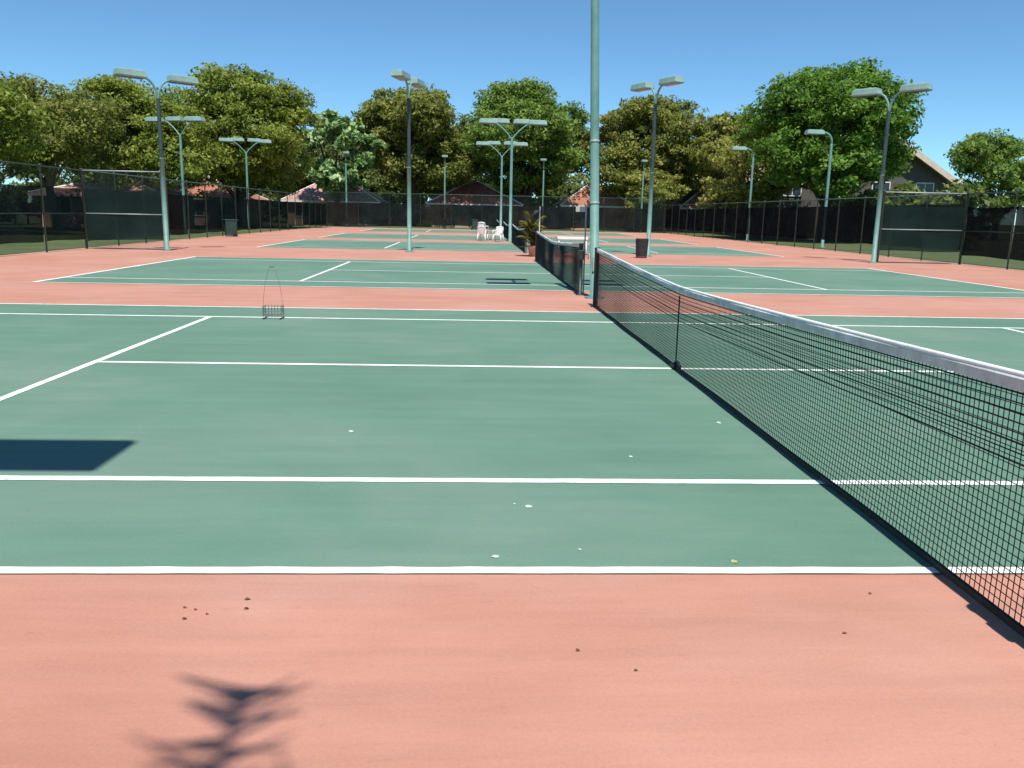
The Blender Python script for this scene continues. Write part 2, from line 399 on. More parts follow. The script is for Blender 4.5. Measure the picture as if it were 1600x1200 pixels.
for p_ in ME_POLE.polygons: p_.use_smooth = len(p_.vertices) == 4 and p_.area > 0.02
PB = MB(); PB.lathe([(0, 0), (.20, 0), (.20, .03), (.12, .035), (.115, .06), (.092, .065), (.085, 3.46), (.092, 3.465), (.092, 3.5), (0, 3.5)], n=18)
ME_POLE_LOW = PB.mesh('pole', M['pole'])
PB = MB(); PB.lathe([(.080, 0), (.070, 2.6), (.068, 2.65), (0, 2.65)], n=18)
ME_POLE_UP = PB.mesh('upper_pole', M['poledark'], True)
for p_ in ME_POLE_LOW.polygons: p_.use_smooth = len(p_.vertices) == 4 and p_.area > 0.02
def head(t, loc, rz=0.0, me=None):
    h = inst('lamp_head', me or ME_HEAD, t, loc, rz)
    if me is None: inst('lens', ME_LENS, h)
    return h
def arm(t, pts, r=0.042): 
    b = MB(); b.tube(pts, r, 10); return b.build('arm', M['pole'], t, True)
def curve(a, bb, c, n=8):
    a, bb, c = Vector(a), Vector(bb), Vector(c)
    return [a*(1-k/n)**2 + bb*2*(k/n)*(1-k/n) + c*(k/n)**2 for k in range(n+1)]
def light(label, x, y, kind, rz=0.0, hz=0.0, tones=None, group='tall court lights'):
    t = empty('court_light', (x, y, 0), label, 'court light', group, R(rz))
    if kind == 'double':   # two-tone: pale below, dark above
        p = inst('pole', ME_POLE_LOW, t); q = inst('upper_pole', ME_POLE_UP, t); q.scale = (1, 1, (6.1*(1+hz)-3.5)/2.6); q.location.z = 3.5
        tag(q, 'dark upper pole')
    else:
        p = inst('pole', ME_POLE, t); p.scale = (1, 1, 1+hz)
    z = 6.1*(1+hz)
    if kind == 'quad':
        for s in (-1, 1):
            arm(t, curve((0, 0, z-.1), (s*.35, 0, z+.45), (s*.95, 0, z+.82)))
            arm(t, [(s*.95, -.42, z+.82), (s*.95, .42, z+.82)], .035)
            head(t, (s*1.48, -.42, z+.74)); head(t, (s*.66, .48, z+.86))
    elif kind == 'pairs':
        for s in (-1, 1):
            arm(t, curve((0, 0, z-.1), (s*.3, 0, z+.45), (s*1.0, 0, z+.82)))
            arm(t, [(s*1.0, -.55, z+.82), (s*1.0, .55, z+.82)], .035)
            for y in (-.62, .62): head(t, (s*1.15, y, z+.80))
        b = MB(); b.box(-.055, .055, -.108, -.080, .55, .85, .008); b.build('access_cover', M['lamp'], t)
        for zz in (1.9, 3.1):
            b = MB(); b.lathe([(.093, zz), (.099, zz+.004), (.099, zz+.036), (.091, zz+.04)], n=18); b.build('band_clamp', M['galv'], t, True)
    elif kind == 'double':
        for s in (-1, 1):
            arm(t, curve((0, 0, z-.1), (s*.05, 0, z+.66), (s*.5, 0, z+.72)))
            head(t, (s*.98, 0, z+.66))
    elif kind == 'goose':
        arm(t, [(0, 0, z-.1), (0, 0, z+.1)] + curve((0, 0, z+.1), (0, 0, z+.72), (-.62, 0, z+.74)), .06)
        arm(t, [(-.62, 0, z+.70), (-.80, 0, z+.70)], .05)
        head(t, (-1.12, 0, z+.58))
    elif kind == 'small':
        b = MB(); b.tube([(0, 0, z-.05), (0, 0, z+1.0)], .05, 8); b.build('pole_top', M['pole'], t, True)
        head(t, (0, -.1, z+1.0), 0, ME_SHEAD)
    return t
light('thick pale green pole standing between the two near nets', 0.22, 13.55, 'pairs', 0, 0.15).rotation_euler.y = R(-2.1)
light('four-headed light rising behind the potted palm, the taller of the central pair', -0.05, 48.5, 'quad', 4)
light('four-headed light at far centre, lower and just left of the taller one', -0.12, 64.6, 'quad', -3)
light('green pole left of centre, standing alone on the salmon strip behind the second court', -4.98, 32.5, 'double', 76, 0.01)
light('green pole standing right beside the dark trash bin', 5.17, 32.4, 'double', -65, 0.02)
light('light pole at the end of the left wing fence', -14.2, 30.1, 'double', 42, -0.075)
light('light pole at the end of the right wing fence, a head on each side', 14.03, 30.3, 'double', -52, -0.03)
light('double-armed light over the left side fence, the nearer and taller of two', -20.7, 52, 'quad', -18)
light('double-armed light over the left side fence, the farther one', -20.7, 67.6, 'quad', 12)
light('single-armed gooseneck light in front of the big deep green tree', 19.2, 48, 'goose', 3)
light('single-armed light half lost in the yellow green foliage', 18.7, 61, 'goose', -4)
light('small single-head light before the trees, right of the lone pole at left', -5.3, 85.9, 'small', 0, 0.02)
light('small single-head light directly behind the pole by the trash bin', 15.3, 85.9, 'small', 12, 0.02)
light('small single-head light left of the thick centre pole', 4.9, 85.9, 'small', -20, 0.0)
light('small single-head light in front of the bright broad-leaved tree', -15.4, 85.9, 'small', 25, 0.04)
lt = light('light pole outside the picture at left, its head shading the near court', -6.03, -1.56, 'double', 0, 0.0)
for c_ in list(lt.children):
    if c_.name.startswith('lamp_head'): c_.scale = (1, 1.45, 1)  # heads stretched to make the cast shadow deeper

# ------------------------------------------------------------------ fences
def fence(name, label, a, bb, n, h=3.0, z0=0.38, z1=2.3, screens=None, mid=True, post='fgreen', rail='fgreen', gap=()):
    """chain-link run from a to bb in n bays; screens: material key per bay or None"""
    a = Vector((*a, 0)); bb = Vector((*bb, 0)); L = (bb-a).length; ang = math.atan2(bb.y-a.y, bb.x-a.x)
    t = empty(name, a, label, 'fence', 'fences round the courts', ang)
    st = L/n
    for k in range(n+1):
        r = 0.045 if k in (0, n) else 0.032
        q = MB(); q.lathe([(0, 0), (r, 0), (r, h), (r*1.25, h+.005), (r*1.25, h+.04), (0, h+.06)], (k*st, 0, 0), 10)
        q.build('post', M[post], t, True)
    q = MB(); q.tube([(0, 0, h-.02), (L, 0, h-.02)], .024, 8); q.build('top_rail', M[rail], t, True)
    if mid:
        q = MB(); q.tube([(0, 0.03, 1.36), (L, 0.03, 1.36)], .024, 8); q.build('middle_rail', M[rail], t, True)
    q = MB(); q.tube([(0, 0, .06), (L, 0, .06)], .008, 6); q.build('bottom_wire', M[rail], t, True)
    q = MB(); q.quad((0, 0.0, .06), (L, 0.0, .06), (L, 0.0, h-.02), (0, 0.0, h-.02)); q.build('chain_link', M['link'], t)
    for k in range(n):
        key = screens[k % len(screens)] if screens else None
        if not key: continue
        q = MB(); N = 10
        xs = [k*st+.03+(st-.06)*i/N for i in range(N+1)]
        vs = []; ph = rng.uniform(0, 6)
        for x in xs:
            for j in range(5):
                z = z0+(z1-z0)*j/4
                sag = -.03*math.sin(math.pi*((x-k*st)/st))*(1 if j == 4 else 0) + (.02*math.sin(x*1.7+ph) if j == 0 else 0)
                vs.append((x, 0.035+.02*math.sin(x*2.3+j+ph), z+sag))
        fs = [(i*5+j, (i+1)*5+j, (i+1)*5+j+1, i*5+j+1) for i in range(N) for j in range(4)]
        q.add(vs, fs); q.build('windscreen', M[key], t)
    return t
fence('chain_link_fence', 'left side fence beside the near two courts, running out of the picture', (XL, 2), (XL, 30.3), 9, screens=['screenblue'])
fence('chain_link_fence', 'left side fence receding toward the far corner, partly dark brown screen', (XL, 30.3), (XL, YB), 18, mid=False,
      z0=.28, screens=['screenblue', 'screenblue', 'screenbrown', 'screenbrown', 'screenblue']+['screenblue']*13)
fence('chain_link_fence', 'short left wing fence with pale rails, ending at a light pole', (XL, 30.32), (-14.35, 30.32), 1, screens=['screenblue'], post='galv', rail='galv', h=3.0)
fence('chain_link_fence', 'back fence with dark windscreen across the far end of the courts', (XL+.1, YB), (XR-.1, YB), 11, h=3.5, z0=0.35, z1=2.5, mid=False, screens=['screenbrown', 'screen', 'screen'])
fence('chain_link_fence', 'right side fence with black windscreen under the big deep green tree', (XR, YB), (XR, 30.3), 18, h=2.85, z0=0.55, z1=2.45, mid=False, screens=['screen'])
fence('chain_link_fence', 'short right wing fence with pale rails, starting at a light pole', (14.2, 30.32), (XR, 30.32), 1, h=2.85, z0=0.5, z1=2.3, screens=['screenblue'], rail='galv')
fence('chain_link_fence', 'right side fence beside the near two courts, running out of the picture', (XR, 30.3), (XR, 2), 9, h=2.85, screens=['screen'])

# ------------------------------------------------------------------ courtside objects
# trash bin
t = empty('trash_bin', (4.62, 31.0, 0), 'dark slatted trash bin with dull red base beside a green pole', 'bin')
b = MB(); b.lathe([(.205, .06), (.225, .30), (.25, .70), (.262, .71), (.262, .75), (.235, .75), (.23, .70), (.20, .10)], n=22)
for k in range(22):
    a = 2*math.pi*k/22; c, s_ = math.cos(a), math.sin(a)
    b.tube([(c*.215, s_*.215, .07), (c*.256, s_*.256, .72)], .012, 5)
b.build('barrel', M['bin'], t)
b = MB(); b.lathe([(0, 0), (.215, 0), (.225, .06), (.20, .07), (0, .07)], n=22); b.build('base', M['binred'], t, True)
b = MB(); b.lathe([(0.262, .755), (.27, .77), (.262, .785), (.25, .77), (.262, .755)], n=22); b.build('rim', M['bin'], t, True)
# potted palm
t = empty('potted_palm', (0.12, 30.6, 0), 'yellow-green palm in a terracotta pot by the net post', 'plant')
b = MB(); b.lathe([(0, 0), (.15, 0), (.19, .34), (.225, .35), (.23, .43), (.20, .435), (.19, .38), (0, .38)], n=24); pot = b.build('pot', M['terra'], t, True)
b = MB(); b.lathe([(0.0, .395), (.192, .39)], n=18); b.build('soil', M['soil'], pot)
b = MB(); fr = MB(); prng = random.Random(3)
for k in range(7):
    a = prng.uniform(0, 6.28); q = prng.uniform(.03, .11)
    b.tube([(q*math.cos(a), q*math.sin(a), .36), (q*1.6*math.cos(a)-.05, q*1.6*math.sin(a), .75), (q*2.2*math.cos(a)-.07, q*2*math.sin(a), 1.15)], [.026, .022, .014], 7)
b.build('stems', M['stem'], t, True)
for k in range(64):
    a = k*2.4+prng.uniform(-.3, .3); ln_ = prng.uniform(.4, .98); el = prng.uniform(.3, 1.4)
    bz = prng.uniform(.35, 1.25); base = Vector((-.05, 0, bz)); d = Vector((math.cos(a), math.sin(a), 0)); pts = []
    for i in range(9):
        s_ = i/8; hor = ln_*s_*math.cos(el); ver = ln_*(s_*math.sin(el) - .55*s_*s_*(1-.4*math.sin(el)))
        pts.append(base + d*hor + Vector((0, 0, ver)))
    fr.tube(pts, [.007*(1-.8*i/8)+.001 for i in range(9)], 4, False)
    side = Vector((-d.y, d.x, 0))
    for i in range(1, 9):
        for sg in (-1, 1):
            for f_ in (0, .5):
                p = pts[i-1].lerp(pts[i], f_); l2 = .26*(1-.55*abs(i/8-.45))
                tip = p + side*sg*l2*.8 + d*l2*.45 + Vector((0, 0, -.25*l2+prng.uniform(-.02, .03)))
                wv = d*.020; fr.quad(p-wv, p+wv, tip+wv*.3, tip-wv*.3)
fr.build('fronds', M['lf_palm'], t)
# white plastic chairs
def make_chair():
    t = empty('plastic_chair', (0, 0, 0), 'x', 'chair', 'white plastic chairs')
    b = MB(); b.box(-.24, .24, -.24, .22, .42, .455, .012); b.box(-.235, .235, -.245, -.225, .38, .42); b.build('seat', M['white'], t)
    b = MB()
    for x in (-.225, .225): b.tube([(x, .21, .44), (x*1.0, .25, .66), (x*.92, .30, .86)], [.025, .024, .022], 8)
    b.tube(curve((-.21, .30, .85), (0, .32, .93), (.21, .30, .85)), .03, 8)
    for i in range(5):
        x = -.14+.07*i; b.add([(x-.031, .215, .47), (x+.031, .215, .47), (x+.031, .305, .87), (x-.031, .305, .87), (x-.031, .225, .47), (x+.031, .225, .47), (x+.031, .315, .87), (x-.031, .315, .87)],
              [(0,1,2,3),(7,6,5,4),(0,3,7,4),(1,5,6,2)])
    b.build('backrest', M['white'], t)
    for s in (-1, 1):
        b = MB(); b.tube([(s*.25, -.24, .45), (s*.262, -.235, .62), (s*.265, -.15, .665), (s*.26, .1, .67), (s*.235, .26, .66)], [.024, .024, .028, .026, .022], 8)
        b.build('armrest', M['white'], t, True)
        for y in (-1, 1):
            b = MB(); b.tube([(s*.225, y*.2, .43), (s*.25, y*.235, .2), (s*.262, y*.26, 0)], [.042, .034, .024], 8); b.build('leg', M['white'], t, True)
    return t
ch = make_chair(); ch.location = (-1.72, 48.6, 0); ch.rotation_euler.z = R(160)
ch['label'] = 'white plastic chair at the bottom of a stack of two'
c2 = copy_tree(ch); c2.location = (-1.70, 48.63, 0.24); c2['label'] = 'white plastic chair stacked on top of another'
c3 = copy_tree(ch); c3.location = (-0.78, 48.3, 0); c3.rotation_euler.z = R(-20); c3['label'] = 'single white plastic chair beside the far net, right of the stack'
# white table behind the second net
t = empty('table', (1.72, 30.9, 0.0), 'long white table seen behind the second net', 'table')
b = MB(); b.box(-.62, .62, -.3, .3, .70, .80, .012); b.build('table_top', M['white'], t)
for sx in (-1, 1):
    for sy in (-1, 1):
        b = MB(); b.tube([(sx*.55, sy*.24, .71), (sx*.58, sy*.26, 0)], [.032, .026], 8); b.build('leg', M['white'], t, True)
b = MB(); b.box(-.52, .52, -.012, .012, .2, .25); b.build('stretcher', M['white'], t)
# score poles beside the net posts of the second court
def score_pole(label, x, y, h, rz):
    t = empty('score_pole', (x, y, 0), label, 'score pole', 'thin pale poles at the net posts', rz)
    b = MB(); b.lathe([(0, 0), (.07, 0), (.07, .015), (.017, .02), (.015, h), (0, h+.01)], n=12); b.build('pole', M['cream'], t, True)
    b = MB(); b.box(-.22, -.02, -.008, .008, h-.12, h-.01); b.build('score_plate', M['cream'], t)
    return t
score_pole('thin cream pole with a small plate, left of the thick green pole', 0.10, 14.42, 1.86, 0)
score_pole('thin cream pole with a small plate, right of the potted palm', 0.16, 28.0, 1.95, R(90))
# ball hopper
t = empty('ball_hopper', (-5.36, 9.45, 0), 'thin wire tennis ball hopper with tall handles on the far sideline', 'ball hopper')
b = MB(); W_, D_ = .14, .11
for z in (.06, .13, .20): 
    b.tube([(-W_, -D_, z), (W_, -D_, z), (W_, D_, z), (-W_, D_, z), (-W_, -D_, z)], .0035, 5)
for k in range(7):
    x = -W_+2*W_*k/6; b.tube([(x, -D_, .20), (x, -D_, .06), (x, D_, .06), (x, D_, .20)], .0025, 4)
for k in range(1, 5):
    y = -D_+2*D_*k/5; b.tube([(-W_, y, .20), (-W_, y, .06), (W_, y, .06), (W_, y, .20)], .0025, 4)
b.build('basket', M['wire'], t)
for s in (-1, 1):
    b = MB(); b.tube([(s*.15, 0, .0)]+curve((s*.15, 0, .20), (s*.13, 0, .55), (s*.035, 0, .80), 7), .0028, 6); b.build('handle', M['wire'], t, True)
b = MB(); b.tube([(-.035, 0, .80), (.035, 0, .80)], .009, 8); b.build('grip', M['wire'], t, True)
for s in (-1, 1):
    b = MB(); b.tube([(s*.13, -.13, .012), (s*.13, .13, .012)], .012, 6); b.build('foot', M['black'], t, True)
# green waste bins by the fences
def wheelie(label, x, y, rz):
    t = empty('waste_bin', (x, y, 0), label, 'bin', 'green waste bins by the fences', R(rz))
    b = MB(); b.add([(-.24, -.28, .05), (.24, -.28, .05), (.24, .24, .05), (-.24, .24, .05), (-.3, -.36, .95), (.3, -.36, .95), (.3, .34, .95), (-.3, .34, .95)],
                    [(3,2,1,0),(4,5,6,7),(0,1,5,4),(1,2,6,5),(2,3,7,6),(3,0,4,7)]); b.build('body', M['gbin'], t)
    b = MB(); b.box(-.33, .33, -.40, .38, .955, 1.01, .02); b.tube([(-.28, .42, .98), (.28, .42, .98)], .02, 6); b.build('lid', M['gbin'], t)
    for s in (-1, 1):
        b = MB(); b.tube([(s*.25, .24, .10), (s*.31, .24, .10)], .10, 14); b.build('wheel', M['black'], t)
    return t
wheelie('grey-green bin at the back fence, left of the white chairs', -2.2, 83.9, 10)
wheelie('tall green bin standing by the left side fence', -16.85, 48.4, -60)
# loose bits on the courts
def scrap(name, x, y, sx, sy, mat, label, cat, group, seed):
    r_ = random.Random(seed); b = MB(); n = 9
    ring = [(math.cos(2*math.pi*k/n)*sx*r_.uniform(.6, 1.1), math.sin(2*math.pi*k/n)*sy*r_.uniform(.6, 1.1), (.006*math.cos(2*math.pi*k/n+1)**2 if 'leaf' in name else .002)) for k in range(n)]
    vs = [(0, 0, .003)] + ring; fs = [(0, 1+k, 1+(k+1) % n) for k in range(n)]
    b.add(vs, fs); o = b.build(name, M[mat], None, False, (x, y, .006 if y > 0 else .003)); tag(o, label, cat, group)
for k, (x, y, sx, sy) in enumerate([(-1.94, .93, .022, .03), (-2.15, .20, .026, .02), (-3.2, 2.61, .022, .035), (-1.15, 1.97, .016, .03), (-1.72, .29, .010, .012), (-.23, 2.98, .02, .04), (-2.02, .97, .009, .012)]):
    scrap('paper_scrap', x, y, sx, sy, 'paper', 'small white scrap lying on the nearest green court', 'scrap', 'white scraps on the green court', k)
scrap('yellow_leaf', -.97, .14, .022, .02, 'yleaf', 'yellow fallen leaf on green just inside the nearest white line', 'leaf', None, 31)
for k, (x, y) in enumerate([(-3.45, -.44), (-3.48, -.34), (-3.43, -.36), (-3.37, -.40), (-3.24, -.26), (-3.22, -.35), (-.45, -.21), (-1.85, -.71), (-1.65, -.86), (-.73, -.58)]):
    scrap('dry_leaf', x, y, rng.uniform(.007, .016), rng.uniform(.005, .009), 'dryleaf', 'tiny dark dry leaf on the salmon surface in the foreground', 'leaf', 'dry leaves in the foreground', 50+k)

# ------------------------------------------------------------------ houses beyond the fence
def house(label, x, y, wd, dp, eave, ridge, wall, roof, rz=0.0, trim='trim', hip=True, wins=3, over=0.6, storeys=1):
    t = empty('house', (x, y, 0), label, 'house', 'houses beyond the back fence', R(rz))
    hx, hy = wd/2, dp/2
    b = MB(); b.box(-hx, hx, -hy, hy, -.05, eave)
    if not hip:
        b.add([(-hx, -hy, eave+.002), (hx, -hy, eave+.002), (0, -hy, ridge-.35), (-hx, hy, eave+.002), (hx, hy, eave+.002), (0, hy, ridge-.35)], [(0, 1, 2), (5, 4, 3)])
    b.build('wall', M[wall], t)
    ox, oy = hx+over, hy+over
    b = MB()
    if hip:
        k = max(0.3, ox-oy)
        b.add([(-ox, -oy, eave), (ox, -oy, eave), (ox, oy, eave), (-ox, oy, eave), (-k, 0, ridge), (k, 0, ridge)], [(0, 1, 5, 4), (1, 2, 5), (2, 3, 4, 5), (3, 0, 4), (3, 2, 1, 0)])
    else:
        dz = (ridge-eave)/hx*over; th = .22
        b.add([(-ox, -oy, eave-dz), (0, -oy, ridge), (0, oy, ridge), (-ox, oy, eave-dz), (ox, -oy, eave-dz), (ox, oy, eave-dz),
               (-ox, -oy, eave-dz-th), (0, -oy, ridge-th), (0, oy, ridge-th), (-ox, oy, eave-dz-th), (ox, -oy, eave-dz-th), (ox, oy, eave-dz-th)],
              [(0,1,2,3), (1,4,5,2), (9,8,7,6), (8,11,10,7), (0,6,7,1), (1,7,10,4), (3,2,8,9), (2,5,11,8), (0,3,9,6), (4,10,11,5)])
    rf = b.build('roof', M[roof], t)
    b = MB()
    if hip:
        for sx in (-1, 1):
            for sy in (-1, 1): b.tube([(sx*ox, sy*oy, eave+.02), (sx*max(.3, ox-oy), 0, ridge+.02)], .10, 6)
        b.tube([(-max(.3, ox-oy), 0, ridge+.02), (max(.3, ox-oy), 0, ridge+.02)], .10, 6)
        b.build('ridge_cap', M[trim], rf)
        b = MB(); b.box(-ox-.02, ox+.02, -oy-.03, -oy+.0, eave-.18, eave-.004); b.build('fascia', M[trim], rf)
    else:
        dz = (ridge-eave)/hx*over
        for s in (-1, 1):
            yf = -oy-.05
            b.add([(s*ox, yf, eave-dz-.5), (0, yf, ridge-.5), (0, yf, ridge+.06), (s*ox, yf, eave-dz+.06), (s*ox, yf+.045, eave-dz-.5), (0, yf+.045, ridge-.5), (0, yf+.045, ridge+.06), (s*ox, yf+.045, eave-dz+.06)],
                  [(0,1,2,3), (7,6,5,4), (0,4,5,1), (3,2,6,7)])
        b.build('barge_board', M[trim], rf)
    for st in range(storeys):
        zb = .95+2.85*st
        for k in range(wins):
            xc = -hx+wd*(k+.5)/wins
            f = MB()
            ww, hh, yf = min(1.5, wd/wins*.55), 1.25, -hy-.05
            for (a, c_, e, g_) in ((-ww/2-.09, -ww/2, 0, hh), (ww/2, ww/2+.09, 0, hh), (-.03, .03, 0, hh)): f.box(xc+a, xc+c_, yf, -hy+.02, zb+e, zb+g_)
            f.box(xc-ww/2-.12, xc+ww/2+.12, yf-.03, -hy+.02, zb-.10, zb-.002); f.box(xc-ww/2-.09, xc+ww/2+.09, yf, -hy+.02, zb+hh+.002, zb+hh+.09)
            wn = f.build('window', M['trim'], t)
            g2 = MB(); g2.quad((xc-ww/2, -hy-.02, zb), (xc+ww/2, -hy-.02, zb), (xc+ww/2, -hy-.02, zb+hh), (xc-ww/2, -hy-.02, zb+hh)); g2.build('pane', M['glass'], wn)
    return t
house('house with a wide red-brown tiled roof behind the pair of central lights', -2.2, 101, 10, 9, 2.7, 5.4, 'stucco_tan', 'roof_red')
house('house with terracotta roof and pale hip ridge beside the thick pole', 12.2, 101, 7.5, 8, 2.8, 5.6, 'stucco', 'roof_terra')
house('pink house behind the bright broad-leaved tree', -18.6, 100, 10, 8, 2.7, 5.4, 'stucco', 'roof_pink')
house('low house with orange-pink roof at the right end of the back fence', 26.5, 101, 8, 8, 2.8, 5.6, 'stucco', 'roof_terra')
house('pink roofed house behind the left wing fence', -31.0, 68, 9, 8, 2.5, 3.9, 'stucco', 'roof_pink')
house('orange-walled house behind the two double-armed lights at left', -29.5, 86, 9, 8, 2.6, 4.6, 'stucco', 'roof_terra')
house('two-storey taupe house with tan gable roof at the right edge', 32.0, 78, 16, 12, 5.6, 10.6, 'stucco_dark', 'roof_tan', 0, 'tantrim', False, 4, 1.0, 2)

# ------------------------------------------------------------------ trees
def crown_mesh(name, lobes, n, leaf, mat, seed, clump=0.9, flat=0.55, inner=0.33):
    """leaf-sized faces gathered in twig clumps through the outer part of several lobes"""
    r = np.random.default_rng(seed)
    lob = np.array([(*c, *rad) for c, rad in lobes], float)
    vol = (lob[:, 3]*lob[:, 4]*lob[:, 5])**(2/3); pr = vol/vol.sum()
    nc = max(20, n//70)
    li = r.choice(len(lob), nc, p=pr)
    d = r.normal(size=(nc, 3)); d /= np.linalg.norm(d, axis=1)[:, None]
    rad = np.where(r.random(nc) < inner, r.uniform(.35, .8, nc), r.uniform(.78, 1.04, nc))
    rad *= 1 + .10*np.sin(d[:, 0]*7+seed) * np.cos(d[:, 2]*6+seed*1.3)
    cc = lob[li, :3] + d*lob[li, 3:]*rad[:, None]
    # drop clumps buried deep in another lobe
    keep = np.ones(nc, bool)
    for L in lob:
        q = ((cc-L[:3])/L[3:]); keep &= (np.linalg.norm(q, axis=1) > .55) | (r.random(nc) < .4)
    cc = cc[keep]; dd = d[keep]; nc = len(cc)
    cs = clump*r.uniform(.5, 1.35, nc)
    ci = r.choice(nc, n, p=cs**2/(cs**2).sum())
    o = r.normal(size=(n, 3)); o /= np.linalg.norm(o, axis=1)[:, None]
    o *= (r.random(n)**.5)[:, None]*cs[ci][:, None]; o[:, 2] *= flat
    P = cc[ci] + o
    N = dd[ci]*.5 + r.normal(size=(n, 3))*.55 + np.array([0, 0, .55]); N /= np.linalg.norm(N, axis=1)[:, None]
    T = np.cross(N, r.normal(size=(n, 3))); T /= np.linalg.norm(T, axis=1)[:, None]; B = np.cross(N, T)
    s = leaf*r.uniform(.55, 1.35, n)[:, None]; wdt = s*.52
    V = np.empty((n, 4, 3)); V[:, 0] = P-T*s; V[:, 1] = P-B*wdt+T*s*.1; V[:, 2] = P+T*s-N*s*.18; V[:, 3] = P+B*wdt+T*s*.1
    V[:, :, 2] = np.maximum(V[:, :, 2], .15)
    me = bpy.data.meshes.new(name); me.vertices.add(n*4); me.vertices.foreach_set('co', V.reshape(-1))
    me.loops.add(n*4); me.loops.foreach_set('vertex_index', np.arange(n*4, dtype=np.int32))
    me.polygons.add(n); me.polygons.foreach_set('loop_start', np.arange(0, n*4, 4, dtype=np.int32))
    me.update(calc_edges=True); me.materials.append(mat); return me
def tree(label, x, y, h, wd, base_z, leafkey, seed, n=16000, leaf=0.20, clump=0.9, name='tree', cat='tree', group='trees round the courts',
         bark='bark', lobes=None, trunk_r=0.28, lean=0.0, nl=8):
    r = random.Random(seed)
    t = empty(name, (x, y, 0), label, cat, group)
    if lobes is None:
        hz = (h-base_z)/2; zc = base_z+hz; lobes = [((lean, 0, zc), (wd*.36, wd*.36, hz*.86))]
        for k in range(nl):
            a = 2*math.pi*k/nl+r.uniform(-.4, .4); q = r.uniform(.24, .34)*wd; zz = zc+r.uniform(-.55, .42)*hz
            rr = wd*r.uniform(.17, .25)
            lobes.append(((lean+q*math.cos(a), q*math.sin(a), zz), (rr, rr, min(rr*.85, hz*.6))))
        for k in range(4):
            a = r.uniform(0, 6.28); q = r.uniform(.05, .2)*wd; rr = wd*r.uniform(.14, .2)
            lobes.append(((lean+q*math.cos(a), q*math.sin(a), h-rr*.75-r.uniform(0, .12)*hz), (rr, rr, rr*.75)))
    o = inst('crown', crown_mesh('crown', lobes, n, leaf, M[leafkey], seed, clump), t)
    b = MB(); top = Vector((lean*.8, 0, base_z+(h-base_z)*.35)); tr = trunk_r
    fork = Vector((lean*.3+r.uniform(-.15, .15), 0, base_z*.75+.4))
    b.tube([(0, 0, -.15), (r.uniform(-.04, .04), 0, .25), tuple(fork*.55+Vector((r.uniform(-.1, .1), 0, 0))), tuple(fork)], [tr*1.5, tr*1.08, tr*.95, tr*.85], 10)
    for (c, rad) in lobes[:9]:
        c = Vector(c); mid = fork.lerp(c, .5)+Vector((r.uniform(-.3, .3), r.uniform(-.3, .3), r.uniform(0, .5)))
        b.tube([fork-Vector((0, 0, .15)), mid, c, c+(c-mid)*.4], [tr*.6, tr*.38, tr*.2, tr*.06], 7)
    b.build('trunk', M[bark], t, True)
    return t
# left, beyond the side fence
tree('broad olive-green tree crown behind the two double-armed lights at left', -23.6, 75, 13.7, 14.5, 2.6, 'lf_olive', 11, 60000, 0.176, 1.0)
tree('olive tree behind the light pole of the left wing fence', -30.0, 66, 11.6, 12.5, 2.8, 'lf_olive', 12, 42000, 0.160, .95, bark='palebark', lean=.5)
tree('brownish olive tree with a pale slanting trunk left of the left wing fence', -30.6, 56, 9.8, 10.5, 3.2, 'lf_brown', 13, 27000, 0.143, .9, bark='palebark', lean=-.8)
tree('olive tree at the far left edge, nearest to the courts', -30.8, 45, 8.8, 10, 2.6, 'lf_olive', 14, 27000, 0.134, .85)
tree('dark green tree filling the gap behind the left olive trees', -36, 82, 11.5, 14, 2.2, 'lf_far', 15, 24000, 0.202, 1.1)
# behind the back fence
tree('tree with large bright pale leaves, left of centre', -17.4, 93, 12.6, 9.4, 2.9, 'lf_bright', 21, 8000, .36, .85, trunk_r=.36)
tree('tall brownish olive tree behind the pole left of centre', -9.6, 98.5, 16.2, 13.5, 3.2, 'lf_brown', 22, 54000, 0.218, 1.2, trunk_r=.4)
tree('tall wide green tree behind the central pair of lights', 3.4, 99, 16.8, 16.5, 3.2, 'lf_green', 23, 66000, 0.218, 1.2, trunk_r=.4)
tree('tall tawny olive tree right of the thick centre pole', 18.6, 98, 15.6, 14.5, 3.6, 'lf_brown', 24, 54000, 0.218, 1.15, trunk_r=.38)
tree('round yellow-green small tree in front of the tawny olive one', 17.3, 90, 6.9, 6.6, 1.6, 'lf_yellow', 25, 13500, 0.160, .75, trunk_r=.16)
tree('loose pale yellow-green tree left of the big deep green one', 26.0, 90, 12.9, 9.5, 1.8, 'lf_yellow', 26, 21000, 0.227, .8, trunk_r=.22)
tree('big deep green tree over the right side fence', 25.2, 62.5, 13.1, 12.6, 3.0, 'lf_deep', 27, 66000, 0.168, 1.0, trunk_r=.34, nl=10)
tree('dense yellow-green tree tucked against the left of the big deep green one', 21.6, 71, 10.8, 7.6, 0.9, 'lf_yellow', 28, 18000, 0.168, .85)
tree('dark leafy tree behind the bright broad-leaved one', -21.5, 106, 11.5, 12, 2.2, 'lf_far', 29, 21000, 0.235, 1.1)
tree('green tree at the far right beside the two-storey house', 52.5, 84, 11.0, 10, 2.6, 'lf_green', 30, 18000, 0.202, 1.0)
for k, (x, y, h, wd) in enumerate([(-31, 118, 15, 16), (-20, 120, 14.5, 15), (-14, 124, 16, 16), (-3, 121, 15.5, 16), (10, 122, 15.5, 16), (24, 120, 15.5, 16), (36, 112, 14, 15)]):
    tree('dark green tree in the far row behind the houses', x, y, h, wd, 1.0, 'lf_far', 40+k, 16000, .30, 1.3, group='far row of trees behind the houses')
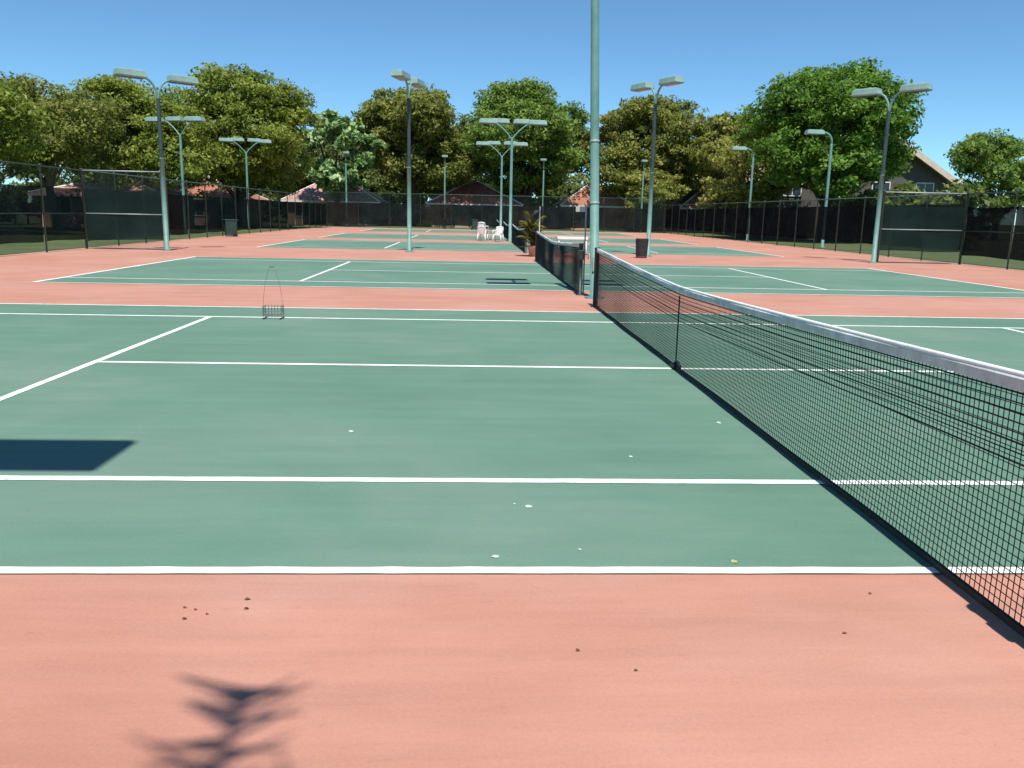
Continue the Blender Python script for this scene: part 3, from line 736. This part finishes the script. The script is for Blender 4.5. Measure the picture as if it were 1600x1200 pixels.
def hedge(label, x0, y0, x1, y1, h, n, seed):
    t = empty('hedge', (x0, y0, 0), label, 'hedge', 'tall hedges behind the fences')
    L = Vector((x1-x0, y1-y0, 0)); k = max(3, int(L.length/2.2)); r = random.Random(seed)
    lobes = [((L.x*i/k+r.uniform(-.3, .3), L.y*i/k+r.uniform(-.3, .3), h*.48), (1.7, 1.5, h*.5*r.uniform(.86, 1.1))) for i in range(k+1)]
    inst('foliage', crown_mesh('foliage', lobes, n, .26, M['lf_far'], seed, .8, .7, .3), t)
    b = MB()
    for c, rad in lobes: b.tube([(c[0], c[1], -.1), (c[0]+.1, c[1], h*.6)], [.09, .03], 6)
    b.build('stems', M['bark'], t)
hedge('tall dark hedge along the far side of the houses', -48, 110, 46, 110, 5.8, 80000, 71)
hedge('dark hedge behind the right side fence, below the big deep green tree', 29.5, 50, 31, 104, 4.2, 26000, 72)
hedge('dark hedge beyond the left side fence', -41, 40, -40, 108, 4.2, 26000, 73)
# unseen palm added as a shadow caster for the nearest salmon strip
t = empty('shadow_caster_palm', (-2.91, -5.94, 0), 'unseen tall palm added behind the camera to cast a frond-tip shadow on the foreground', 'palm')
b = MB(); b.tube([(0, 0, -.1), (.02, .02, .4), (.08, .05, 3.5), (.1, .1, 7.0)], [.26, .17, .14, .12], 12); b.build('trunk', M['palebark'], t, True)
b = MB(); r3 = random.Random(9)
for k in range(13):
    a = k*2.4; el = r3.uniform(-.1, 1.1); d = Vector((math.cos(a), math.sin(a), 0)); L_ = r3.uniform(1.25, 1.6)
    if math.sin(a) > .15: L_ *= .62
    if k == 12: d = Vector((-.06, 1, 0)).normalized(); L_ = 1.75; el = .35  # only this frond is left long, so its tip casts the shadow
    pts = []
    for i in range(11):
        s_ = i/10; pts.append(Vector((.1, .1, 7.0))+d*(L_*s_*math.cos(el*.7))+Vector((0, 0, L_*(s_*math.sin(el)-.75*s_*s_))))
    b.tube(pts, [.022*(1-.85*i/10) for i in range(11)], 5, False); side = Vector((-d.y, d.x, 0))
    for i in range(1, 11):
        for f_ in (0, .5):
            for sg in (-1, 1):
                p = pts[i-1].lerp(pts[i], f_); l2 = .45*(1-.6*abs(i/10-.4))*r3.uniform(.55, 1.2); tip = p+side*sg*l2*r3.uniform(.55, .95)+d*l2*r3.uniform(.25, .9)+Vector((0, 0, -l2*r3.uniform(.1, .8))); wv = d*.022
                b.quad(p-wv, p+wv, tip+wv*.2, tip-wv*.2)
b.build('fronds', M['lf_green'], t)
